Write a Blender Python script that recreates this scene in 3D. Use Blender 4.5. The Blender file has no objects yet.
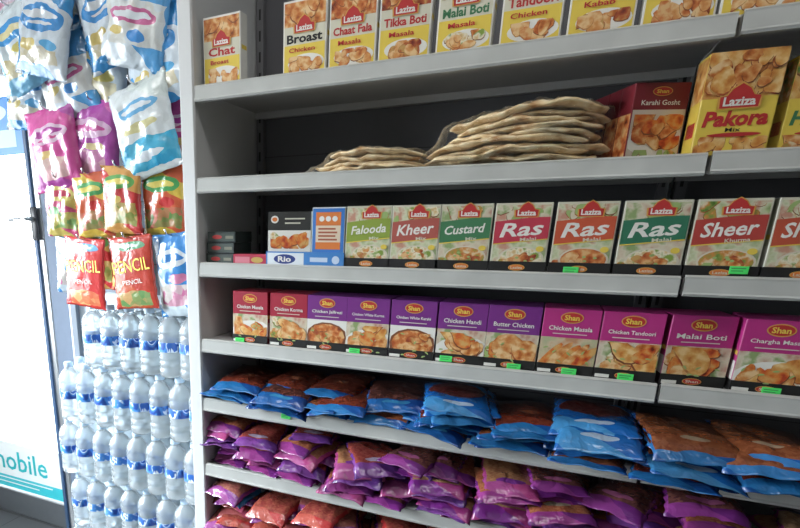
import bpy, bmesh, math, random
from mathutils import Vector, Matrix, noise, Euler
random.seed(7)
scene = bpy.context.scene
COL = scene.collection
try:
    scene.view_settings.view_transform = 'Standard'
except Exception:
    pass
EYE = 1.5

# ------------------------------------------------------------------ materials
MATS = {}
def new_mat(name):
    m = bpy.data.materials.new(name); m.use_nodes = True
    nt = m.node_tree; nt.nodes.clear()
    out = nt.nodes.new('ShaderNodeOutputMaterial')
    return m, nt, out
def c4(c): return (c[0], c[1], c[2], 1.0)
def pmat(name, col, rough=0.5, metal=0.0, var=0.08, scale=30, bump=0.0, coat=0.0):
    if name in MATS: return MATS[name]
    m, nt, out = new_mat(name)
    b = nt.nodes.new('ShaderNodeBsdfPrincipled')
    b.inputs['Roughness'].default_value = rough
    b.inputs['Metallic'].default_value = metal
    b.inputs['Coat Weight'].default_value = coat
    tc = nt.nodes.new('ShaderNodeTexCoord')
    nz = nt.nodes.new('ShaderNodeTexNoise'); nz.inputs['Scale'].default_value = scale
    nt.links.new(tc.outputs['Object'], nz.inputs['Vector'])
    mx = nt.nodes.new('ShaderNodeMix'); mx.data_type = 'RGBA'
    mx.inputs[6].default_value = c4([x*(1-var) for x in col])
    mx.inputs[7].default_value = c4([min(1, x*(1+var)) for x in col])
    nt.links.new(nz.outputs['Fac'], mx.inputs[0])
    nt.links.new(mx.outputs[2], b.inputs['Base Color'])
    if bump > 0:
        bp = nt.nodes.new('ShaderNodeBump'); bp.inputs['Strength'].default_value = bump
        bp.inputs['Distance'].default_value = 0.004
        nt.links.new(nz.outputs['Fac'], bp.inputs['Height'])
        nt.links.new(bp.outputs['Normal'], b.inputs['Normal'])
    nt.links.new(b.outputs[0], out.inputs[0])
    MATS[name] = m
    return m
def ink(col, rough=0.4):
    return pmat('ink_%d_%d_%d' % tuple(int(x*255) for x in col), col, rough, var=0.03)

def food_mat(name, stops, scale=55):
    if name in MATS: return MATS[name]
    m, nt, out = new_mat(name)
    b = nt.nodes.new('ShaderNodeBsdfPrincipled'); b.inputs['Roughness'].default_value = 0.35
    tc = nt.nodes.new('ShaderNodeTexCoord')
    vo = nt.nodes.new('ShaderNodeTexVoronoi'); vo.inputs['Scale'].default_value = scale
    nz = nt.nodes.new('ShaderNodeTexNoise'); nz.inputs['Scale'].default_value = scale*1.2; nz.inputs['Detail'].default_value = 4
    nt.links.new(tc.outputs['Object'], vo.inputs['Vector']); nt.links.new(tc.outputs['Object'], nz.inputs['Vector'])
    ad = nt.nodes.new('ShaderNodeMath'); ad.operation = 'MULTIPLY_ADD'
    nt.links.new(vo.outputs['Distance'], ad.inputs[0]); ad.inputs[1].default_value = 0.55
    nt.links.new(nz.outputs['Fac'], ad.inputs[2])
    rp = nt.nodes.new('ShaderNodeValToRGB')
    el = rp.color_ramp.elements
    n = len(stops)
    el[0].position = 0.45; el[0].color = c4(stops[0])
    el[1].position = 0.98; el[1].color = c4(stops[-1])
    for i in range(1, n-1):
        e = el.new(0.45+0.53*i/(n-1)); e.color = c4(stops[i])
    nt.links.new(ad.outputs[0], rp.inputs[0]); nt.links.new(rp.outputs[0], b.inputs['Base Color'])
    nt.links.new(b.outputs[0], out.inputs[0])
    MATS[name] = m
    return m

def bag_mat(name, film, film2, c1, c2, axis='Y', wx=0.36, wy=0.26, oy=0.5, emblems=(), scale=160, bandf=7.0, rough=0.25, bdist=0.003, speck=0.12, busy=None, coat=0.5):
    if name in MATS: return MATS[name]
    m, nt, out = new_mat(name)
    N = nt.nodes; L = nt.links
    def math_(op, a, b=None, c=None):
        n = N.new('ShaderNodeMath'); n.operation = op
        for i, v in enumerate((a, b, c)):
            if v is None: continue
            if isinstance(v, (int, float)): n.inputs[i].default_value = v
            else: L.new(v, n.inputs[i])
        return n.outputs[0]
    def mix(f, a, b):
        n = N.new('ShaderNodeMix'); n.data_type = 'RGBA'
        L.new(f, n.inputs[0])
        for i, v in ((6, a), (7, b)):
            if isinstance(v, (tuple, list)): n.inputs[i].default_value = c4(v)
            else: L.new(v, n.inputs[i])
        return n.outputs[2]
    tc = N.new('ShaderNodeTexCoord')
    sp = N.new('ShaderNodeSeparateXYZ'); L.new(tc.outputs['Generated'], sp.inputs[0])
    nz = N.new('ShaderNodeTexNoise'); nz.inputs['Scale'].default_value = 16; L.new(tc.outputs['Object'], nz.inputs['Vector'])
    oi = N.new('ShaderNodeObjectInfo')
    dis = math_('MULTIPLY', math_('SUBTRACT', nz.outputs['Fac'], 0.5), 0.12)
    a = math_('ADD', sp.outputs['X'], dis); b = math_('ADD', sp.outputs[axis], dis)
    win = math_('MULTIPLY', math_('LESS_THAN', math_('ABSOLUTE', math_('SUBTRACT', a, 0.5)), wx),
                math_('LESS_THAN', math_('ABSOLUTE', math_('SUBTRACT', b, oy)), wy))
    vo = N.new('ShaderNodeTexVoronoi'); vo.inputs['Scale'].default_value = scale; L.new(tc.outputs['Object'], vo.inputs['Vector'])
    svo = N.new('ShaderNodeSeparateColor'); L.new(vo.outputs['Color'], svo.inputs[0])
    cont = mix(svo.outputs[0], c1, c2)
    band = math_('GREATER_THAN', math_('SINE', math_('ADD', math_('MULTIPLY', b, bandf), math_('MULTIPLY', a, 3.0))), 0.55)
    col = mix(band, film, film2)
    col = mix(win, col, cont)
    if busy:
        for bi, (bs, thr, bc) in enumerate(busy):
            mp = N.new('ShaderNodeMapping'); mp.inputs['Scale'].default_value = (bs, bs, bs*(1.8 if bi else 1.0)); mp.inputs['Rotation'].default_value = (0, 0.3+bi, 0)
            L.new(tc.outputs['Object'], mp.inputs[0])
            vb = N.new('ShaderNodeTexVoronoi'); vb.inputs['Scale'].default_value = 1.0; L.new(mp.outputs[0], vb.inputs['Vector'])
            sb = N.new('ShaderNodeSeparateColor'); L.new(vb.outputs['Color'], sb.inputs[0])
            msk = math_('MULTIPLY', math_('GREATER_THAN', sb.outputs[0], thr), math_('LESS_THAN', vb.outputs['Distance'], 0.42))
            col = mix(msk, col, bc)
    for (ex, ey, rx, ry, ec) in emblems:
        q = math_('ADD', math_('POWER', math_('DIVIDE', math_('ABSOLUTE', math_('SUBTRACT', a, ex)), rx), 2.0),
                  math_('POWER', math_('DIVIDE', math_('ABSOLUTE', math_('SUBTRACT', b, ey)), ry), 2.0))
        col = mix(math_('LESS_THAN', q, 1.0), col, ec)
    v2 = N.new('ShaderNodeTexVoronoi'); v2.inputs['Scale'].default_value = 60; L.new(tc.outputs['Object'], v2.inputs['Vector'])
    sv2 = N.new('ShaderNodeSeparateColor'); L.new(v2.outputs['Color'], sv2.inputs[0])
    hs = N.new('ShaderNodeHueSaturation')
    L.new(math_('ADD', math_('MULTIPLY_ADD', oi.outputs['Random'], 0.34, 0.74), math_('MULTIPLY', sv2.outputs[1], speck)), hs.inputs['Value'])
    L.new(col, hs.inputs['Color'])
    p = N.new('ShaderNodeBsdfPrincipled'); p.inputs['Roughness'].default_value = rough
    p.inputs['Coat Weight'].default_value = coat; p.inputs['Coat Roughness'].default_value = 0.1
    L.new(hs.outputs[0], p.inputs['Base Color'])
    n2 = N.new('ShaderNodeTexNoise'); n2.inputs['Scale'].default_value = 30; n2.inputs['Detail'].default_value = 2
    n2.inputs['Distortion'].default_value = 1.2
    L.new(tc.outputs['Object'], n2.inputs['Vector'])
    bp = N.new('ShaderNodeBump'); bp.inputs['Strength'].default_value = 1.0; bp.inputs['Distance'].default_value = bdist
    L.new(n2.outputs['Fac'], bp.inputs['Height']); L.new(bp.outputs['Normal'], p.inputs['Normal'])
    L.new(bp.outputs['Normal'], p.inputs['Coat Normal'])
    L.new(p.outputs[0], out.inputs[0])
    MATS[name] = m
    return m

def clear_mat(name, tint, body=0.15, bodycol=(0.8, 0.9, 1), bump=0.0, gl=0.25, translucent=0.0, bscale=28, rough=0.12):
    if name in MATS: return MATS[name]
    m, nt, out = new_mat(name)
    N = nt.nodes; L = nt.links
    tr = N.new('ShaderNodeBsdfTransparent'); tr.inputs[0].default_value = c4(tint)
    df = N.new('ShaderNodeBsdfDiffuse'); df.inputs[0].default_value = c4(bodycol)
    dsock = df.outputs[0]
    if translucent > 0:
        tl = N.new('ShaderNodeBsdfTranslucent'); tl.inputs[0].default_value = c4(bodycol)
        mt = N.new('ShaderNodeMixShader'); mt.inputs[0].default_value = translucent
        L.new(df.outputs[0], mt.inputs[1]); L.new(tl.outputs[0], mt.inputs[2]); dsock = mt.outputs[0]
    g = N.new('ShaderNodeBsdfGlossy'); g.inputs['Roughness'].default_value = rough
    g.inputs[0].default_value = (1, 1, 1, 1)
    m1 = N.new('ShaderNodeMixShader'); m1.inputs[0].default_value = body
    L.new(tr.outputs[0], m1.inputs[1]); L.new(dsock, m1.inputs[2])
    m2 = N.new('ShaderNodeMixShader')
    lw = N.new('ShaderNodeLayerWeight'); lw.inputs[0].default_value = gl
    L.new(lw.outputs['Fresnel'], m2.inputs[0])
    L.new(m1.outputs[0], m2.inputs[1]); L.new(g.outputs[0], m2.inputs[2])
    if bump > 0:
        tc = N.new('ShaderNodeTexCoord')
        nz = N.new('ShaderNodeTexNoise'); nz.inputs['Scale'].default_value = bscale; nz.inputs['Distortion'].default_value = 2
        L.new(tc.outputs['Object'], nz.inputs['Vector'])
        bp = N.new('ShaderNodeBump'); bp.inputs['Strength'].default_value = bump; bp.inputs['Distance'].default_value = 0.01
        L.new(nz.outputs['Fac'], bp.inputs['Height'])
        L.new(bp.outputs['Normal'], g.inputs['Normal'])
    L.new(m2.outputs[0], out.inputs[0])
    MATS[name] = m
    return m

# ------------------------------------------------------------------ mesh builder
TXT = {}
def text_geo(s, bold=0.0, shear=0.0):
    key = (s, bold, shear)
    if key in TXT: return TXT[key]
    cu = bpy.data.curves.new('t', 'FONT'); cu.body = s; cu.offset = bold; cu.shear = shear
    cu.resolution_u = 2; cu.align_x = 'CENTER'
    ob = bpy.data.objects.new('t', cu); COL.objects.link(ob)
    dg = bpy.context.evaluated_depsgraph_get(); dg.update()
    me = bpy.data.meshes.new_from_object(ob.evaluated_get(dg))
    vs = [(v.co.x, v.co.y) for v in me.vertices]; fs = [tuple(p.vertices) for p in me.polygons]
    x0 = min(v[0] for v in vs); x1 = max(v[0] for v in vs); y0 = min(v[1] for v in vs); y1 = max(v[1] for v in vs)
    vs = [(x-(x0+x1)/2, y-(y0+y1)/2) for x, y in vs]
    bpy.data.objects.remove(ob); bpy.data.meshes.remove(me); bpy.data.curves.remove(cu)
    TXT[key] = (vs, fs, x1-x0, y1-y0)
    return TXT[key]

class MB:
    def __init__(s): s.v = []; s.f = []; s.m = []; s.mats = []
    def mi(s, mat):
        if mat not in s.mats: s.mats.append(mat)
        return s.mats.index(mat)
    def add(s, vs, fs, mat):
        o = len(s.v); k = s.mi(mat)
        s.v += [tuple(v) for v in vs]
        for f in fs: s.f.append(tuple(i+o for i in f)); s.m.append(k)
    def box(s, x0, x1, y0, y1, z0, z1, mat, ch=0.0):
        if ch <= 0:
            vs = [(x, y, z) for x in (x0, x1) for y in (y0, y1) for z in (z0, z1)]
            s.add(vs, [(0, 1, 3, 2), (4, 6, 7, 5), (0, 4, 5, 1), (2, 3, 7, 6), (0, 2, 6, 4), (1, 5, 7, 3)], mat); return
        bm = bmesh.new(); bmesh.ops.create_cube(bm, size=1)
        for v in bm.verts:
            v.co = Vector(((x0+x1)/2+v.co.x*(x1-x0), (y0+y1)/2+v.co.y*(y1-y0), (z0+z1)/2+v.co.z*(z1-z0)))
        bmesh.ops.bevel(bm, geom=bm.edges[:], offset=ch, segments=1, affect='EDGES')
        bm.verts.index_update()
        s.add([v.co[:] for v in bm.verts], [[v.index for v in f.verts] for f in bm.faces], mat); bm.free()
    def rect(s, x0, x1, z0, z1, y, mat): s.add([(x0, y, z0), (x1, y, z0), (x1, y, z1), (x0, y, z1)], [(0, 1, 2, 3)], mat)
    def poly(s, pts, y, mat): s.add([(p[0], y, p[1]) for p in pts], [tuple(range(len(pts)))], mat)
    def disc(s, cx, cz, rx, rz, y, mat, n=22, rot=0.0):
        pts = []
        for i in range(n):
            a = 2*math.pi*i/n; px = rx*math.cos(a); pz = rz*math.sin(a)
            pts.append((cx+px*math.cos(rot)-pz*math.sin(rot), cz+px*math.sin(rot)+pz*math.cos(rot)))
        s.poly(pts, y, mat)
    def text(s, t, cx, cz, w, y, mat, hmax=None, bold=0.02, shear=0.0, rot=0.0, fn=None, stretch=False):
        vs, fs, tw, th = text_geo(t, bold, shear)
        k = w/tw; kz = k
        if hmax and (stretch or th*k > hmax): kz = hmax/th; k = min(k, kz*1.6) if not stretch else k
        out = []
        for x, z in vs:
            x *= k; z *= kz
            X = cx+x*math.cos(rot)-z*math.sin(rot); Z = cz+x*math.sin(rot)+z*math.cos(rot)
            out.append((X, fn(X, Z) if fn else y, Z))
        s.add(out, fs, mat)
    def ext(s, prof, x0, x1, mat):
        n = len(prof)
        vs = [(x0, p[0], p[1]) for p in prof]+[(x1, p[0], p[1]) for p in prof]
        fs = [(i, (i+1) % n, n+(i+1) % n, n+i) for i in range(n)]+[tuple(range(n-1, -1, -1)), tuple(range(n, 2*n))]
        s.add(vs, fs, mat)
    def lathe(s, prof, mat, n=20, cap=True):
        vs = []; fs = []
        for r, z in prof:
            for i in range(n):
                a = 2*math.pi*i/n; vs.append((r*math.cos(a), r*math.sin(a), z))
        for j in range(len(prof)-1):
            for i in range(n):
                i2 = (i+1) % n; fs.append((j*n+i, j*n+i2, (j+1)*n+i2, (j+1)*n+i))
        if cap:
            fs.append(tuple(range(n-1, -1, -1))); fs.append(tuple((len(prof)-1)*n+i for i in range(n)))
        s.add(vs, fs, mat)
    def tube(s, pts, r, mat, n=8):
        pts = [Vector(p) for p in pts]; vs = []; fs = []
        for k, p in enumerate(pts):
            d = (pts[min(k+1, len(pts)-1)]-pts[max(k-1, 0)]).normalized()
            u = d.orthogonal().normalized() if abs(d.x) > 0.99 else d.cross(Vector((1, 0, 0))).normalized()
            w = d.cross(u)
            for i in range(n):
                a = 2*math.pi*i/n; vs.append(p+u*r*math.cos(a)+w*r*math.sin(a))
        for k in range(len(pts)-1):
            for i in range(n):
                i2 = (i+1) % n; fs.append((k*n+i, k*n+i2, (k+1)*n+i2, (k+1)*n+i))
        fs.append(tuple(range(n-1, -1, -1))); fs.append(tuple((len(pts)-1)*n+i for i in range(n)))
        s.add(vs, fs, mat)
    def mesh(s, name, smooth=False):
        me = bpy.data.meshes.new(name); me.from_pydata(s.v, [], s.f)
        for m in s.mats: me.materials.append(m)
        me.polygons.foreach_set('material_index', s.m)
        if smooth: me.polygons.foreach_set('use_smooth', [True]*len(s.f))
        me.update(); return me

def put(name, data, loc=(0, 0, 0), rot=(0, 0, 0), label=None, cat=None, group=None, parent=None, kind=None):
    o = bpy.data.objects.new(name, data); COL.objects.link(o)
    o.location = loc; o.rotation_euler = rot
    if label: o['label'] = label
    if cat: o['category'] = cat
    if group: o['group'] = group
    if kind: o['kind'] = kind
    if parent: o.parent = parent
    return o

# ------------------------------------------------------------------ common colours
WHITE = ink((0.72, 0.71, 0.66)); CREAM = ink((0.58, 0.57, 0.46)); RED = ink((0.46, 0.03, 0.03)); BLACK = ink((0.015, 0.015, 0.015))
YEL = ink((0.72, 0.54, 0.08)); GOLD = ink((0.6, 0.32, 0.07)); GREEN = ink((0.05, 0.18, 0.08)); ORANGE = ink((0.62, 0.18, 0.04))
BLUE = ink((0.04, 0.17, 0.5)); NAVY = ink((0.02, 0.04, 0.2)); LIME = ink((0.08, 0.75, 0.15))
LGREEN = ink((0.3, 0.42, 0.15)); GREY = ink((0.35, 0.35, 0.35)); BROWN = ink((0.28, 0.09, 0.05)); DBROWN = ink((0.2, 0.07, 0.03))
STEEL = pmat('shelf_enamel', (0.46, 0.46, 0.45), 0.5, var=0.08, scale=6)
PANEL = pmat('panel_enamel', (0.62, 0.63, 0.63), 0.55, var=0.07, scale=3)
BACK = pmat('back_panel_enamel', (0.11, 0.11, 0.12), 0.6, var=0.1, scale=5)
RAIL = pmat('price_rail_plastic', (0.46, 0.47, 0.45), 0.4, var=0.18, scale=14)
F1 = food_mat('food_curry', [(0.12, 0.02, 0.01), (0.38, 0.08, 0.02), (0.55, 0.18, 0.05), (0.65, 0.4, 0.18)], 70)
F2 = food_mat('food_fried', [(0.2, 0.04, 0.01), (0.48, 0.14, 0.03), (0.6, 0.28, 0.09), (0.72, 0.5, 0.26)], 60)
F3 = food_mat('food_rice', [(0.45, 0.25, 0.08), (0.62, 0.47, 0.24), (0.72, 0.67, 0.52), (0.2, 0.3, 0.05)], 90)
F4 = food_mat('food_green_garnish', [(0.05, 0.15, 0.02), (0.2, 0.28, 0.06), (0.55, 0.22, 0.05), (0.65, 0.55, 0.36)], 75)
F5 = food_mat('food_dark', [(0.05, 0.01, 0.01), (0.25, 0.04, 0.02), (0.4, 0.1, 0.03), (0.5, 0.3, 0.1)], 65)
FT = food_mat('food_tablecloth', [(0.4, 0.3, 0.18), (0.5, 0.25, 0.13), (0.56, 0.45, 0.3), (0.4, 0.42, 0.25)], 30)
FR = food_mat('fried_fritters', [(0.28, 0.09, 0.02), (0.55, 0.2, 0.04), (0.65, 0.35, 0.1), (0.75, 0.52, 0.24)], 50)
FO = food_mat('food_red_tandoori', [(0.15, 0.02, 0.01), (0.5, 0.07, 0.02), (0.62, 0.2, 0.04), (0.6, 0.35, 0.12)], 60)
PG = food_mat('pattern_green_fruit', [(0.2, 0.3, 0.1), (0.4, 0.46, 0.25), (0.58, 0.59, 0.42), (0.5, 0.25, 0.18)], 45)
PP = food_mat('pattern_warm_fruit', [(0.42, 0.18, 0.14), (0.54, 0.43, 0.32), (0.6, 0.55, 0.42), (0.25, 0.34, 0.14)], 45)

# ------------------------------------------------------------------ room
def room():
    wallm = pmat('wall_paint', (0.3, 0.3, 0.29), 0.8, var=0.06, scale=4)
    def slab(name, x0, x1, y0, y1, z0, z1, mat, lab=None):
        mb = MB(); mb.box(x0, x1, y0, y1, z0, z1, mat)
        put(name, mb.mesh(name), kind='structure', label=lab)
    fm, nt, out = new_mat('floor_tiles')
    b = nt.nodes.new('ShaderNodeBsdfPrincipled'); b.inputs['Roughness'].default_value = 0.4
    tc = nt.nodes.new('ShaderNodeTexCoord'); br = nt.nodes.new('ShaderNodeTexBrick')
    br.offset = 0; br.inputs['Scale'].default_value = 1.0; br.inputs['Brick Width'].default_value = 0.3; br.inputs['Row Height'].default_value = 0.3
    br.inputs['Mortar Size'].default_value = 0.004
    br.inputs['Color1'].default_value = (0.06, 0.065, 0.07, 1); br.inputs['Color2'].default_value = (0.08, 0.085, 0.09, 1); br.inputs['Mortar'].default_value = (0.03, 0.03, 0.03, 1)
    nt.links.new(tc.outputs['Object'], br.inputs['Vector']); nt.links.new(br.outputs[0], b.inputs['Base Color']); nt.links.new(b.outputs[0], out.inputs[0])
    slab('floor', -3.4, 2.2, -2.8, 0.75, -0.1, 0, fm, 'dark grey tiled shop floor')
    slab('ceiling', -3.4, 2.2, -2.8, 0.75, 2.75, 2.85, pmat('ceiling_paint', (0.5, 0.5, 0.48), 0.9), 'white shop ceiling')
    slab('wall_back', -1.62, 2.2, 0.345, 0.45, 0, 2.75, pmat('wall_white', (0.78, 0.84, 0.88), 0.7, var=0.05, scale=4), 'pale wall behind the shelving')
    slab('wall_recess', -1.62, -1.56, 0.45, 0.6, 0, 2.75, wallm, 'pale wall return beside the glass door')
    slab('wall_right', 2.1, 2.2, -2.8, 0.345, 0, 2.75, wallm, 'pale shop wall')
    slab('wall_rear', -3.4, 2.1, -2.8, -2.7, 0, 2.75, wallm, 'pale shop wall across the aisle')
    slab('wall_left', -3.4, -3.3, -2.7, 0.6, 0, 0.7, wallm, 'pale shop wall below added window')
    slab('wall_left_upper', -3.4, -3.3, -2.7, 0.6, 2.3, 2.75, wallm, 'pale shop wall above added window')
    slab('wall_left_pier', -3.4, -3.3, -2.7, -2.2, 0.7, 2.3, wallm, 'pale wall pier beside added window')
    slab('wall_left_corner', -3.4, -3.3, 0.2, 0.6, 0.7, 2.3, wallm, 'pale wall pier beside added window')
    ALU = pmat('aluminium', (0.5, 0.52, 0.54), 0.3, metal=0.7, var=0.04)
    wn = put('added_window_1', None, (-3.35, -1.0, 0.7), kind='structure', label='large unseen shop window added for light on the bottles')  # unseen window, added to go with the fill lamp for the bottles
    mb = MB()
    for yy in (-1.2, -0.02, 1.16): mb.box(-0.03, 0.03, yy, yy+0.04, 0, 1.6, ALU, 0.003)
    for zz in (0, 1.56): mb.box(-0.03, 0.03, -1.16, 1.16, zz, zz+0.04, ALU, 0.003)
    put('frame', mb.mesh('frame'), parent=wn)
    slab('wall_entrance', -1.985, -1.62, 0.6, 0.7, 0, 2.75, pmat('wall_blue_grey', (0.14, 0.18, 0.25), 0.7), 'bluish grey wall beside the glass door')  # one even bluish grey wall colour
    slab('trim_1', -3.3, -1.985, 0.58, 0.7, 2.2, 2.75, pmat('dark_frame', (0.02, 0.025, 0.03), 0.5), 'dark fascia above the glass door')
    slab('pavement', -12, 2, 0.75, 8, -0.12, -0.02, pmat('paving', (0.9, 0.92, 0.92), 0.8, var=0.05, scale=3), 'pale pavement outside the door')
    d = put('door_1', None, (0, 0, 0), kind='structure', label='aluminium framed glass entrance door')
    mb = MB()
    for x0, x1 in ((-2.055, -1.99), (-3.3, -3.22)):
        mb.box(x0, x1, 0.60, 0.66, 0, 2.2, ALU, 0.006)
        mb.box(x0+0.01, x0+0.03, 0.59, 0.6, 0.0, 2.2, pmat('blue_seal', (0.05, 0.1, 0.2), 0.5), 0.002)
    mb.box(-3.22, -2.055, 0.61, 0.65, 0, 0.14, pmat('door_kick', (0.1, 0.11, 0.12), 0.4), 0.004)
    mb.box(-3.22, -2.055, 0.61, 0.65, 2.12, 2.2, ALU, 0.004)
    put('frame', mb.mesh('frame'), parent=d)
    mb = MB(); mb.box(-3.22, -2.055, 0.627, 0.633, 0.14, 2.12, clear_mat('door_glass', (0.99, 1, 1), body=0.0, gl=0.03))
    put('glass_pane', mb.mesh('glass_pane'), parent=d)
    mb = MB(); dk = pmat('handle_dark', (0.03, 0.03, 0.035), 0.35)
    mb.box(-2.045, -2.005, 0.582, 0.592, 1.46, 1.6, dk, 0.004)
    mb.tube([(-2.025, 0.585, 1.55), (-2.025, 0.55, 1.55), (-2.07, 0.545, 1.55), (-2.13, 0.545, 1.545)], 0.009, ALU)
    put('handle', mb.mesh('handle', True), parent=d)
    mb = MB(); PC = ink((0.05, 0.6, 0.68)); PW = ink((0.9, 0.94, 0.94))
    mb.box(-2.95, -2.07, 0.623, 0.6265, 0.15, 0.42, PW)
    mb.rect(-2.95, -2.07, 0.15, 0.22, 0.6225, PC)
    mb.text('mobile', -2.39, 0.315, 0.43, 0.6222, ink((0.02, 0.5, 0.55)), bold=0.01)
    for i in range(2): mb.rect(-2.75, -2.15-0.1*i, 0.2-0.025*i, 0.207-0.025*i, 0.6222, PW)
    put('poster', mb.mesh('poster'), label='white and teal phone advertising poster on glass door', cat='poster')
    mb = MB(); mb.box(-2.75, -2.08, 0.623, 0.6265, 1.82, 2.05, ink((0.1, 0.3, 0.7)))
    mb.rect(-2.7, -2.12, 1.85, 1.92, 0.6225, ink((0.5, 0.7, 0.85)))
    mb.disc(-2.3, 1.99, 0.14, 0.04, 0.6225, ink((0.6, 0.75, 0.9)))
    put('poster', mb.mesh('poster'), label='blue window poster high on glass door', cat='poster')
room()

# ------------------------------------------------------------------ shelving
ZA, ZB, ZC, ZD, ZE, ZF, ZG = [EYE+h for h in (0.3247, 0.1242, -0.0756, -0.2718, -0.4357, -0.6289, -0.83)]
SHELVES = [ZA, ZB, ZC, ZD, ZE, ZF, ZG, 0.42]
XL = -0.788; XJ = 0.212
def shelving(x0, x1, left, right, lab, dz=0.0):
    root = put('shelving_unit', None, ((x0+x1)/2, 0.15, 0), label=lab, cat='shelves')
    ox = -(x0+x1)/2; oy = -0.15
    def part(name, mb, par=None, loc=None, **k):
        return put(name, mb.mesh(name), loc if loc else (ox, oy, 0), parent=par or root, **k)
    if left:
        mb = MB(); mb.box(x0-0.042, x0-0.001, -0.012, 0.335, 0.0, 2.5, PANEL, 0.004)
        part('side_panel', mb)
    if right:
        mb = MB(); mb.box(x1+0.001, x1+0.04, -0.012, 0.335, 0.0, 2.5, PANEL, 0.004)
        part('side_panel', mb)
    mb = MB(); mb.box(x0+0.002, x1-0.002, 0.318, 0.33, 0.1, 2.5, BACK)
    for i in range(1, 12): mb.box(x0+0.002, x1-0.002, 0.3165, 0.3182, 0.1+i*0.2, 0.103+i*0.2, ink((0.05, 0.05, 0.05)))
    part('back_panel', mb)
    mb = MB()
    for xp in (x0+0.004, x1-0.024):
        mb.box(xp, xp+0.02, 0.30, 0.318, 0.1, 2.5, pmat('post_steel', (0.16, 0.16, 0.17), 0.5))
        for k in range(46): mb.rect(xp+0.007, xp+0.013, 0.14+k*0.05, 0.165+k*0.05, 0.2995, BLACK)
    part('slotted_post', mb)
    mb = MB(); mb.box(x0+0.002, x1-0.002, 0.02, 0.31, 0.0, 0.1, STEEL, 0.003); part('base_plinth', mb)
    for z in SHELVES:
        z = z+dz
        mb = MB()
        mb.ext([(0.0, -0.005), (0.31, -0.005), (0.31, -0.025), (0.295, -0.025), (0.295, -0.009), (0.012, -0.009), (0.012, -0.034), (0.0, -0.034)], x0+0.001-(x0+x1)/2, x1-0.001-(x0+x1)/2, STEEL)
        sh = put('shelf', mb.mesh('shelf'), (0, oy, z), parent=root)
        mb = MB()
        mb.ext([(-0.001, 0.0), (-0.006, 0.0), (-0.011, -0.003), (-0.0105, -0.006), (-0.012, -0.029), (-0.014, -0.032), (-0.012, -0.036), (-0.001, -0.036)], x0+0.0015-(x0+x1)/2, x1-0.0015-(x0+x1)/2, RAIL)
        put('price_rail', mb.mesh('price_rail'), (0, 0, 0), parent=sh)
    return root
shelving(XL, XJ, True, False, 'white enamelled metal grocery shelving bay with grey price rails')
shelving(XJ+0.004, XJ+1.004, False, True, 'white metal shelving bay joined onto the neighbouring bay', 0.002)

tagw = 0.026
mb = MB(); mb.box(-tagw/2, tagw/2, -0.0012, 0.0, -0.0065, 0.0065, LIME, 0.0004)
for i in range(2): mb.rect(-tagw*0.4, tagw*(0.35-0.12*i), 0.002-i*0.004, 0.0032-i*0.004, -0.0013, GREEN)
tag_me = mb.mesh('price_tag')
for x, z, y in ((0.04, ZC+0.004, 0.0028), (0.29, ZC+0.012, 0.0028), (-0.68, ZD+0.003, 0.0028), (-0.375, ZD+0.004, 0.0028), (-0.17, ZD+0.007, 0.0028), (-0.035, ZD+0.004, 0.0028), (0.065, ZD+0.005, 0.0028), (0.16, ZD+0.005, 0.0028), (0.375, ZD+0.005, 0.0028), (-0.54, ZE-0.014, -0.013)):
    put('price_tag', tag_me, (x, y, z), (0.0, 0, random.uniform(-0.02, 0.02)), label='bright green price tag stuck below cartons', cat='price tag', group='green price tags')

# ------------------------------------------------------------------ cartons
def carton(mb, w, h, d, body):
    mb.box(-w/2, w/2, -d/2, d/2, 0, h, body, 0.0009)
    mb.add([(-w/2+0.003, -d/2+0.003, h+0.0002), (w/2-0.003, -d/2+0.003, h+0.0002), (w/2-0.003, -d/2+0.0038, h+0.0002), (-w/2+0.003, -d/2+0.0038, h+0.0002)], [(0, 1, 2, 3)], GREY)
    for sx in (-1, 1):
        X = sx*(w/2+0.0002)
        for (za, zb, mt) in ((0.12, 0.42, WHITE), (0.5, 0.56, YEL)):
            vs = [(X, -d/2*0.75, h*za), (X, d/2*0.75, h*za), (X, d/2*0.75, h*zb), (X, -d/2*0.75, h*zb)]
            mb.add(vs, [(0, 1, 2, 3)] if sx > 0 else [(3, 2, 1, 0)], mt)
def side_art(mb, w, d, z0, z1, mat, sx=-1, k=0.96):
    X = sx*(w/2+0.0004)
    vs = [(X, -d/2*k, z0), (X, d/2*k, z0), (X, d/2*k, z1), (X, -d/2*k, z1)]
    mb.add(vs, [(0, 1, 2, 3)] if sx > 0 else [(3, 2, 1, 0)], mat)
def logo_house(mb, cx, cz, s, y, txt='Laziza'):
    pts = [(-1, -0.55), (1, -0.55), (1.05, 0.1), (0.7, 0.15), (0.45, 0.55), (0, 0.85), (-0.45, 0.55), (-0.7, 0.15), (-1.05, 0.1)]
    mb.poly([(cx+p[0]*s*1.12, cz+p[1]*s*1.12) for p in pts], y, GOLD)
    mb.poly([(cx+p[0]*s, cz+p[1]*s) for p in pts], y-0.0002, RED)
    mb.text(txt, cx, cz-0.18*s, s*1.7, y-0.0004, WHITE, hmax=s*0.55, bold=0.03)
def blob(mb, cx, cz, rx, rz, rot, y, mat, sd, amp=0.16, clip=None):
    pts = []
    for i in range(14):
        a = 2*math.pi*i/14; k = 1+amp*math.sin(2*a+sd)+amp*0.7*math.sin(3*a+sd*2.3)
        px = rx*k*math.cos(a); pz = rz*k*math.sin(a)
        X = cx+px*math.cos(rot)-pz*math.sin(rot); Z = cz+px*math.sin(rot)+pz*math.cos(rot)
        if clip: X = min(max(X, clip[0]), clip[1]); Z = min(max(Z, clip[2]), clip[3])
        pts.append((X, Z))
    mb.poly(pts, y, mat)
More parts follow.
